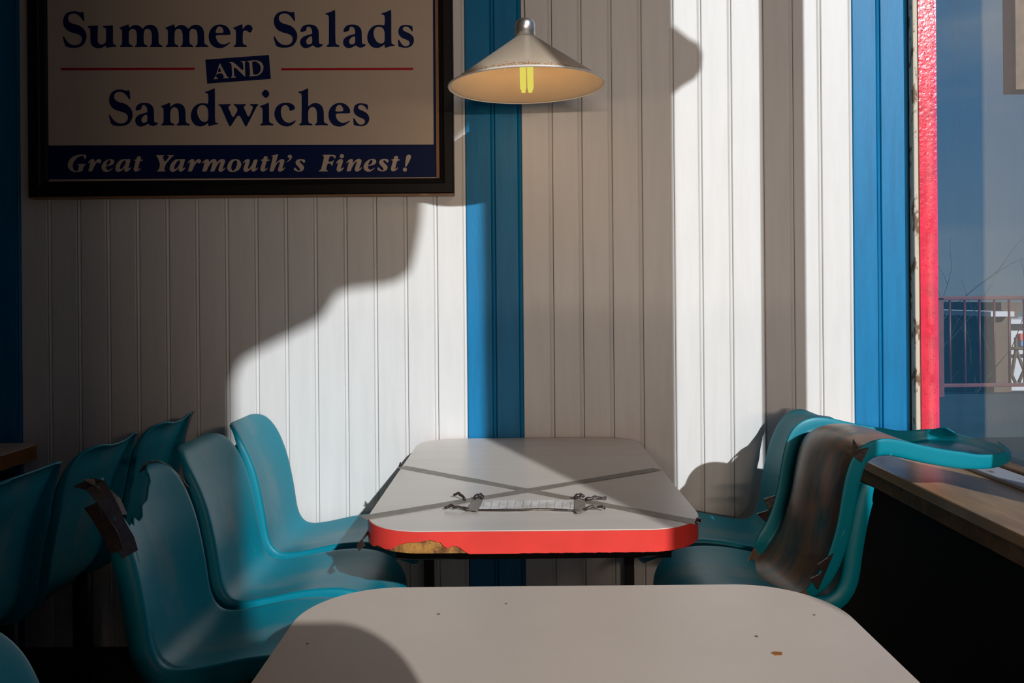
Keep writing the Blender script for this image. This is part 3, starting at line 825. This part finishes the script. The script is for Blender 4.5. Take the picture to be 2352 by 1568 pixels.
g('r', B, 9.8, [(1720,525),(1780,505),(1860,470),(1915,447),(1930,455),(1932,540),(1945,550),(1980,500),(2030,462),(2070,455),(2120,475),(2155,515),(2160,550),(2140,600),(2110,635),(2080,635),(2030,595),(1990,585),(1955,600),(1938,640),(1935,860),(1955,900),(2010,920),(2032,940),(2025,962),(1880,958),(1760,965),(1730,955),(1735,935),(1770,915),(1785,880),(1785,620),(1775,575),(1730,550)])
g('a', C_, 9.8, [(735,600),(745,555),(790,490),(860,458),(940,452),(1030,462),(1100,505),(1140,570),(1150,640),(1152,850),(1165,885),(1195,898),(1235,892),(1245,905),(1215,945),(1160,972),(1110,975),(1060,960),(1030,930),(1015,922),(960,955),(900,982),(840,988),(780,965),(740,915),(725,855),(740,790),(790,735),(870,700),(950,680),(1000,662),(1002,610),(985,550),(950,510),(915,500),(885,510),(872,545),(868,580),(840,605),(790,620),(755,625),(738,615)],
  [(1000,710),(1002,870),(960,895),(910,905),(875,880),(862,835),(880,785),(930,735)])
g('l', C_, 9.8, [(1295,205),(1370,185),(1440,160),(1500,125),(1520,130),(1522,860),(1545,900),(1600,920),(1620,940),(1610,962),(1470,955),(1350,962),(1322,950),(1330,925),(1365,905),(1378,880),(1378,300),(1368,260),(1340,235),(1300,228)])
g('d', DD, 9.8, [(1330,205),(1400,185),(1470,160),(1535,125),(1557,130),(1557,860),(1575,895),(1625,908),(1635,922),(1625,935),(1540,945),(1420,982),(1408,970),(1405,900),(1350,945),(1290,975),(1220,985),(1140,970),(1070,915),(1025,830),(1012,740),(1030,640),(1080,550),(1150,490),(1240,460),(1330,462),(1408,475),(1408,300),(1400,255),(1370,230),(1335,225)],
  [(1408,650),(1408,810),(1390,860),(1340,885),(1280,875),(1220,830),(1175,750),(1155,660),(1165,580),(1205,520),(1270,500),(1340,515),(1390,570)])
g('s', DD, 9.8, [(2035,490),(2040,600),(2030,612),(2015,600),(1975,545),(1930,508),(1880,497),(1835,510),(1812,550),(1825,585),(1870,612),(1950,645),(2020,690),(2060,750),(2070,810),(2055,880),(2010,940),(1950,970),(1880,982),(1800,972),(1730,955),(1715,940),(1705,810),(1715,793),(1732,797),(1755,840),(1790,895),(1840,938),(1890,945),(1940,930),(1972,890),(1965,840),(1920,805),(1850,780),(1780,745),(1730,690),(1712,630),(1720,560),(1750,500),(1810,468),(1880,460),(1960,470)])
g('n', (240, 195), 9.8, [(1268,478),(1330,455),(1410,425),(1465,400),(1480,410),(1482,480),(1495,490),(1550,440),(1620,415),(1690,418),(1760,450),(1805,510),(1825,590),(1828,810),(1845,850),(1900,875),(1925,890),(1915,915),(1770,908),(1650,915),(1625,905),(1630,885),(1665,865),(1677,830),(1675,640),(1660,560),(1625,515),(1575,500),(1520,520),(1490,570),(1482,640),(1482,810),(1500,850),(1550,872),(1580,890),(1570,915),(1430,908),(1310,915),(1280,905),(1285,885),(1320,860),(1332,830),(1332,560),(1322,520),(1275,500)])
g('w', (440, 195), 9.8, [(600,435),(740,435),(875,430),(885,448),(870,465),(835,480),(828,510),(850,560),(935,755),(1030,590),(1035,560),(1015,510),(985,475),(955,460),(950,440),(965,430),(1090,435),(1215,430),(1225,448),(1215,465),(1185,480),(1178,505),(1200,560),(1282,745),(1365,560),(1380,505),(1370,475),(1325,460),(1310,440),(1325,430),(1500,430),(1508,448),(1495,462),(1465,490),(1425,570),(1250,915),(1230,935),(1212,930),(1195,905),(1062,640),(895,915),(870,938),(850,928),(830,885),(670,520),(645,475),(605,460)])
g('i', (440, 195), 9.8, [(1535,478),(1600,455),(1680,425),(1730,400),(1743,408),(1745,810),(1765,850),(1820,872),(1845,890),(1838,915),(1700,908),(1575,915),(1548,905),(1553,885),(1590,865),(1600,830),(1600,560),(1590,520),(1540,500)],
  [(1665,105),(1710,125),(1750,180),(1752,215),(1715,275),(1675,295),(1640,280),(1585,220),(1580,190),(1620,130)])
g('c', (620, 195), 9.8, [(445,580),(430,520),(395,465),(340,450),(285,475),(250,540),(245,620),(260,710),(305,795),(360,840),(430,855),(500,838),(560,800),(580,798),(582,815),(540,870),(480,915),(400,938),(310,930),(215,885),(140,800),(100,690),(105,590),(150,490),(230,425),(320,403),(410,402),(500,425),(555,475),(570,520),(545,555),(460,590)])
g('h', (620, 195), 9.8, [(630,155),(710,140),(780,112),(845,75),(862,85),(862,470),(878,478),(930,430),(990,408),(1060,408),(1130,435),(1180,490),(1208,570),(1215,650),(1215,820),(1235,855),(1285,875),(1310,890),(1302,912),(1160,905),(1040,912),(1010,905),(1015,880),(1050,862),(1062,830),(1060,640),(1045,560),(1010,510),(955,495),(900,515),(868,570),(862,640),(862,820),(885,858),(935,875),(962,892),(955,912),(810,905),(690,912),(660,902),(665,880),(700,862),(715,830),(715,250),(705,205),(680,182),(635,172)])
W8 = (450, 120)
g('A', W8, 11.2, [(610,285),(622,285),(800,620),(830,650),(858,655),(858,664),(700,672),(695,662),(730,640),(720,615),(680,540),(540,550),(520,600),(520,640),(575,675),(575,687),(450,693),(450,680),(490,650),(520,590)], [(600,375),(665,505),(560,512)])
g('N', W8, 11.2, [(850,262),(965,248),(1230,500),(1215,300),(1195,255),(1148,242),(1150,234),(1285,228),(1285,240),(1255,265),(1275,628),(1262,630),(968,345),(985,590),(1010,630),(1045,638),(1042,650),(910,658),(908,646),(940,610),(920,310),(895,275),(855,270)])
g('D', W8, 11.2, [(1315,228),(1500,208),(1600,215),(1690,260),(1740,350),(1735,450),(1690,540),(1600,600),(1520,612),(1370,625),(1370,612),(1400,590),(1380,290),(1360,250),(1318,240)], [(1455,240),(1530,232),(1600,265),(1660,340),(1675,430),(1650,520),(1590,570),(1510,585),(1475,560),(1460,420),(1445,270)])
I1_, I2_, I3_, I4_ = (145, 340), (345, 340), (530, 340), (720, 340)
K = 11.76
g('iG', I1_, K, [(635,190),(620,270),(605,295),(580,295),(572,240),(540,212),(480,215),(400,250),(330,315),(280,390),(260,470),(270,550),(310,605),(360,622),(400,620),(410,590),(435,490),(425,470),(395,455),(400,432),(615,432),(620,455),(575,475),(555,505),(530,610),(510,632),(400,648),(280,642),(200,605),(145,540),(128,460),(145,370),(200,290),(290,220),(400,182),(500,172),(600,180)])
g('ir', I1_, K, [(670,400),(720,340),(770,300),(810,292),(845,310),(855,350),(850,400),(890,345),(940,300),(985,292),(1025,320),(1035,365),(1015,405),(975,415),(945,395),(930,375),(890,420),(840,500),(800,600),(780,632),(690,632),(685,620),(745,390),(735,375),(685,412)])
g('ie', I1_, K, [(1160,490),(1250,480),(1340,450),(1385,390),(1380,340),(1340,305),(1270,295),(1180,320),(1090,390),(1045,470),(1040,550),(1075,615),(1150,648),(1220,642),(1290,600),(1345,545),(1335,535),(1280,580),(1220,598),(1175,570),(1158,530)], [(1165,470),(1175,420),(1210,350),(1250,322),(1282,335),(1280,390),(1240,450)])
g('ia', I1_, K, [(1700,300),(1825,295),(1825,320),(1765,540),(1775,560),(1830,520),(1840,530),(1800,590),(1740,635),(1690,640),(1655,610),(1655,570),(1670,520),(1620,580),(1550,635),(1480,648),(1425,620),(1410,560),(1430,460),(1490,370),(1570,310),(1650,298),(1690,305)], [(1690,330),(1700,370),(1680,440),(1630,520),(1575,570),(1545,570),(1532,530),(1550,460),(1600,380),(1650,335)])
g('it', I1_, K, [(2020,225),(2110,228),(2090,310),(2160,315),(2155,340),(2080,342),(2025,550),(2030,575),(2060,560),(2095,528),(2105,540),(2060,600),(1990,638),(1940,632),(1905,590),(1915,530),(1970,342),(1920,338),(1922,315),(1980,310),(2005,235)])
g('iY', I2_, K, [(158,190),(385,190),(390,205),(345,225),(345,250),(395,385),(510,250),(515,225),(470,210),(470,190),(640,190),(645,205),(590,240),(420,430),(378,590),(420,610),(420,632),(180,632),(175,615),(235,590),(275,440),(200,240),(160,210)])
g('im', I2_, K, [(1395,405),(1450,345),(1510,302),(1555,300),(1588,325),(1590,390),(1640,330),(1700,295),(1750,295),(1790,325),(1795,400),(1850,340),(1910,300),(1970,295),(2020,320),(2025,370),(1955,560),(1970,575),(2030,525),(2035,540),(1990,600),(1920,645),(1875,640),(1845,605),(1850,555),(1910,375),(1890,370),(1840,420),(1785,510),(1740,620),(1725,635),(1635,635),(1630,620),(1695,390),(1685,370),(1630,420),(1570,510),(1530,615),(1510,635),(1415,635),(1412,615),(1475,390),(1465,375),(1410,418)])
g('io', I3_, K, [(120,295),(200,305),(260,350),(290,430),(275,510),(220,590),(140,635),(60,648),(-20,640),(-75,600),(-95,530),(-75,440),(-30,360),(40,310)], [(130,328),(165,340),(182,390),(165,480),(130,560),(85,610),(45,615),(20,570),(15,510),(35,430),(80,350)])
g('iu', I3_, K, [(330,400),(380,335),(430,300),(470,295),(510,310),(518,350),(465,530),(465,560),(500,555),(560,480),(600,400),(635,310),(730,308),(725,340),(665,545),(680,565),(740,520),(740,540),(690,600),(620,640),(575,630),(560,590),(565,545),(500,610),(430,645),(380,640),(345,600),(345,550),(405,380),(385,370),(340,412)])
g('ih', I3_, K, [(1105,200),(1170,190),(1220,180),(1260,165),(1278,172),(1270,220),(1210,430),(1280,350),(1350,305),(1410,295),(1450,320),(1450,370),(1395,550),(1400,568),(1465,520),(1475,530),(1430,590),(1360,635),(1310,638),(1278,610),(1285,560),(1335,380),(1315,365),(1260,410),(1210,490),(1165,610),(1150,632),(1055,632),(1050,620),(1140,240),(1135,225),(1110,215)])
g('iq', I3_, K, [(1550,200),(1590,178),(1640,190),(1660,230),(1640,290),(1590,340),(1520,382),(1512,370),(1560,335),(1595,285),(1585,270),(1550,255),(1540,225)])
g('is', I3_, K, [(2010,330),(2010,370),(1990,400),(1965,395),(1920,345),(1890,330),(1865,350),(1870,385),(1950,460),(1985,510),(1980,565),(1940,615),(1870,637),(1790,632),(1725,605),(1705,575),(1715,535),(1735,525),(1765,550),(1810,600),(1850,612),(1878,585),(1865,545),(1790,470),(1755,420),(1755,370),(1790,320),(1850,297),(1930,297),(1985,310)])
circ = lambda x, y, r: [(x + r * math.cos(k * math.pi / 8), y + r * math.sin(k * math.pi / 8)) for k in range(16)]
g('iF', I4_, 9.8, [(208,160),(230,150),(510,152),(490,235),(478,245),(468,210),(440,185),(380,185),(360,200),(330,310),(400,308),(435,290),(450,270),(460,275),(425,400),(412,405),(400,365),(375,347),(315,350),(285,480),(300,495),(328,510),(320,528),(120,525),(120,508),(165,490),(180,460),(240,210),(235,190),(210,178)])
g('ii', I4_, 9.8, [(500,345),(550,280),(600,245),(650,250),(668,280),(660,330),(615,460),(625,470),(680,432),(688,445),(650,500),(590,535),(545,530),(520,495),(525,450),(565,310),(510,352)], circ(640, 183, 48))
g('in', I4_, 9.8, [(735,335),(790,270),(840,243),(880,250),(892,280),(885,350),(940,280),(1000,240),(1050,242),(1085,275),(1080,330),(1030,455),(1035,470),(1090,428),(1098,440),(1050,500),(990,532),(950,525),(930,490),(940,440),(980,310),(970,300),(925,340),(870,430),(840,515),(825,525),(750,525),(748,510),(800,320),(790,310),(745,345)])
g('i!', I4_, 9.8, [(2150,145),(2190,160),(2200,200),(2170,280),(2095,415),(2075,422),(2065,400),(2075,270),(2090,185),(2115,155)], circ(2060, 485, 46))
def chaikin(lp, n=2):
    for _ in range(n):
        out = []
        for a, b in zip(lp, lp[1:] + lp[:1]):
            out.append((a[0] * .8 + b[0] * .2, a[1] * .8 + b[1] * .2)); out.append((a[0] * .2 + b[0] * .8, a[1] * .2 + b[1] * .8))
        lp = out
    return lp
MESHES = {}
def letters(name, items, m, lift):
    """every letter a part of its own; a repeated letter shares its mesh"""
    for k, dx, dy in items:
        cx = sum(q[0] for q in G[k][0]) / len(G[k][0]); cy = sum(q[1] for q in G[k][0]) / len(G[k][0])
        key = (k, m.name)
        if key not in MESHES:
            cu = bpy.data.curves.new('tmp', 'CURVE'); cu.dimensions = '2D'; cu.fill_mode = 'BOTH'; cu.extrude = 0.0003
            c0 = pz(cx, cy, SY)
            for lp in G[k]:
                lp = chaikin(lp)
                sp = cu.splines.new('POLY'); sp.points.add(len(lp) - 1); sp.use_cyclic_u = True
                for q, (u, v) in zip(sp.points, lp):
                    p = pz(u, v, SY) - c0
                    q.co = (p.x, p.z, 0, 1)
            co = bpy.data.objects.new('tmp', cu); COL.objects.link(co)
            me = bpy.data.meshes.new_from_object(co.evaluated_get(bpy.context.evaluated_depsgraph_get()))
            bpy.data.objects.remove(co); bpy.data.curves.remove(cu)
            me.transform(Matrix(((1, 0, 0, 0), (0, 0, -1, 0), (0, 1, 0, 0), (0, 0, 0, 1))))
            me.materials.clear(); me.materials.append(m)
            me.name = name
            MESHES[key] = me
        c = pz(cx + dx, cy + dy, SY)
        o = bpy.data.objects.new(name, MESHES[key]); COL.objects.link(o); o.parent = sign
        o.location = (c.x, SY - so.y - lift, c.z)
letters('letter', [('S', 0, 0), ('u', 0, 0), ('m', -105, 0), ('m', 0, 0), ('e', 0, 0), ('r', 0, 0), ('S', 484, -0.3), ('a', 0, 0), ('l', 0, 0), ('a', 98.7, 0), ('d', 0, 0), ('s', 0, 0)], M['navy'], 0.0004)
letters('letter', [('S', 105.7, 179.7), ('a', -378.6, 180), ('n', 0, 0), ('d', -405.1, 180), ('w', 0, 0), ('i', 0, 0), ('c', 0, 0), ('h', 0, 0), ('e', 275.1, 180), ('s', -102.7, 180)], M['navy'], 0.0004)
letters('letter', [('A', 0, 0), ('N', 0, 0), ('D', 0, 0)], M['cream'], 0.0010)
letters('letter', [('iG', 0, 0), ('ir', 0, 0), ('ie', 0, 0), ('ia', 0, 0), ('it', 0, 0), ('iY', 0, 0), ('ia', 124.9, 0), ('ir', 229.1, 0), ('im', 0, 0), ('io', 0, 0), ('iu', 0, 0), ('it', 291, 0), ('ih', 0, 0), ('iq', 0, 0), ('is', 0, 0),
                      ('iF', 0, 0), ('ii', 0, 0), ('in', 0, 0), ('ie', 601.7, -0.6), ('is', 191.7, -0.5), ('it', 590.6, -0.6), ('i!', 0, 0)], M['cream'], 0.0010)
# ------------------------------------------------------------------ outside
ter = boxo('trim_3', (XW + 0.1, 14, -12, 8.1, 0.05, 0.25), M['terr']); ter['kind'] = 'structure'
gr = boxo('ground', (-60, 90, -40, 120, -2.7, -2.6), M['ground']); gr['kind'] = 'structure'
rl = thing('terrace_railing', 'rust red metal railing outside the window', 'railing', (5.0, 7.8, 0.25))
def rz(v): return at_y(2250, v, 7.8).z - 0.25
boxo('top_rail', (-3, 4, -0.025, 0.025, rz(684) - 0.02, rz(684) + 0.02), M['rail'], rl, bev=0.005)
boxo('bottom_rail', (-3, 4, -0.02, 0.02, rz(884) - 0.018, rz(884) + 0.018), M['rail'], rl, bev=0.005)
xb = at_y(2182, 760, 7.8).x - 5.0
st = at_y(2216, 760, 7.8).x - at_y(2182, 760, 7.8).x
base = None
for k in range(-18, 22):
    x = xb + k * st
    if not -2.9 < x < 3.9: continue
    if base is None:
        bm = bmesh.new(); tube(bm, [(0, 0, rz(884)), (0, 0, rz(684))], 0.011, 8)
        base = obj('baluster', bm, M['rail'], rl); base.location.x = x
    else:
        c = base.copy(); COL.objects.link(c); c.location.x = x
for x in (-2.9, -0.9, 1.1, 3.1):
    bm = bmesh.new(); box(bm, x, x + 0.05, -0.025, 0.025, 0, rz(684))
    obj('post', bm, M['rail'], rl)
# low buildings across the way
def pxbox(bm, u0, u1, v0, v1, y, d, mi=0):
    a, b = at_y(u0, v1, y), at_y(u1, v0, y)
    box(bm, a.x, b.x, y, y + d, a.z, b.z, mi=mi)
h1 = thing('low_building', 'low teal clad building with white roof beyond the railing', 'building')
bm = bmesh.new(); pxbox(bm, 2040, 2275, 770, 990, 22, 5); obj('wall', bm, M['bteal2'], h1)
bm = bmesh.new(); pxbox(bm, 2030, 2278, 733, 772, 21.8, 5.4); obj('parapet', bm, M['bteal'], h1)
bm = bmesh.new()
prism(bm, [at_y(u, v, 22.5) for u, v in ((2050, 733), (2050, 722), (2140, 733), (2150, 727), (2164, 712), (2265, 726), (2265, 733))], Vector((0, 3, 0)))
obj('roof', bm, M['bwhite'], h1)
h2 = thing('kiosk', 'brown clad kiosk seen through the right of the pane', 'building')
bm = bmesh.new(); pxbox(bm, 2284, 2322, 725, 960, 12.5, 2.0); obj('wall', bm, M['bbrown'], h2)
bm = bmesh.new(); pxbox(bm, 2276, 2330, 715, 727, 12.3, 2.4); obj('roof', bm, M['bwhite'], h2)
h3 = thing('white_building', 'white building with dark lattice and painted marks at right picture edge', 'building')
bm = bmesh.new(); pxbox(bm, 2322, 2460, 742, 960, 16, 4); obj('wall', bm, M['bwhite'], h3)
bm = bmesh.new(); pxbox(bm, 2316, 2470, 732, 744, 15.7, 4.6); obj('roof', bm, M['bwhite'], h3)
bm = bmesh.new(); pxbox(bm, 2300, 2346, 694, 718, 16.5, 3); pxbox(bm, 2304, 2338, 712, 733, 16.4, 3.2); obj('chimney', bm, M['bbrown'], h3)
for pts in ([(2322, 800), (2345, 800), (2460, 796)], [(2333, 775), (2334, 800), (2324, 860), (2332, 878)], [(2333, 800), (2352, 850), (2340, 878)], [(2322, 884), (2460, 884)]):
    bm = bmesh.new(); tube(bm, [at_y(u, v, 15.6) for u, v in pts], 0.035, 6); obj('lattice_bar', bm, M['bbrown'], h3)
bm = bmesh.new(); pxbox(bm, 2344, 2370, 766, 782, 15.9, 0.1); obj('painted_mark', bm, M['redpaint'], h3)
bm = bmesh.new(); pxbox(bm, 2346, 2372, 783, 794, 15.9, 0.1); obj('painted_mark', bm, M['bluepaint'], h3)
# bare shrubs behind the railing
def shrub(u, vb, vt, y, lab, seed):
    rnd = random.Random(seed)
    b = at_y(u, vb, y); b.z = 0.25 if y < 8.1 else -2.6
    top = at_y(u, vt, y)
    t = thing('bare_shrub', lab, 'shrub', b)
    bm = bmesh.new()
    H = top.z - b.z
    def br(p, d, ln, r, lev):
        pts = [p]; q = p.copy()
        for k in range(4):
            d = (d + Vector((rnd.uniform(-.25, .25), rnd.uniform(-.25, .25), rnd.uniform(-.05, .2)))).normalized()
            q = q + d * ln / 4; pts.append(q.copy())
        tube(bm, pts, [r, r * .85, r * .7, r * .55, r * .4], 5)
        if lev > 0:
            for k in range(3):
                nd = (d + Vector((rnd.uniform(-.9, .9), rnd.uniform(-.6, .6), rnd.uniform(-.2, .5)))).normalized()
                br(pts[2 + k % 3], nd, ln * 0.6, r * 0.5, lev - 1)
    br(Vector((0, 0, 0)), Vector((0, 0, 1)), H * 0.62, 0.022, 3)
    obj('branches', bm, M['twig'], t)
shrub(2222, 980, 650, 9.5, 'taller bare shrub rising above the railing outside', 3)
shrub(2185, 980, 740, 9.2, 'lower bare twiggy shrub behind the railing, near the red post', 5)
# timber board hanging outside under a beam
hb = thing('hanging_board', 'orange brown timber board hanging outside the top of window', 'board')
a = at_y(2312, 214, 2.9)
boxo('board', (a.x, a.x + 0.42, 2.86, 2.92, a.z, 2.75), M['brownboard'], hb)
boxo('edge_trim', (a.x, a.x + 0.03, 2.845, 2.859, a.z, 2.75), M['stopwood'], hb)
boxo('bottom_trim', (a.x + 0.031, a.x + 0.42, 2.845, 2.859, a.z, a.z + 0.035), M['stopwood'], hb)
boxo('hanger_beam', (XW + 0.08, a.x + 0.42, 2.85, 2.93, 2.755, 2.9), M['brownboard'], hb)

# rounded board added behind the camera, casting the photographer's shadow on the front table
mb = thing('shadow_board', 'round topped shadow board on a stand, added to shadow the front table as the photographer does', 'shadow board', (0.21, -0.147, 0))
bm = bmesh.new()
prism(bm, [Vector((-0.13, 0, 0.80)), Vector((0.13, 0, 0.80))] + [Vector((0.05 + 0.08 * math.cos(a), 0, 1.335 + 0.08 * math.sin(a))) for a in [k * math.pi / 16 for k in range(9)]]
      + [Vector((-0.05 + 0.08 * math.cos(a), 0, 1.335 + 0.08 * math.sin(a))) for a in [math.pi / 2 + k * math.pi / 16 for k in range(9)]], Vector((0, 0.015, 0)))
obj('board', bm, M['bbrown'], mb)
bm = bmesh.new(); tube(bm, [(0, 0.008, 0.01), (0, 0.008, 0.799)], 0.015, 10); obj('stand_post', bm, M['steel'], mb)
bm = bmesh.new(); tube(bm, [(0, 0.008, 0), (0, 0.008, 0.02)], 0.14, 24); obj('stand_base', bm, M['steel'], mb)
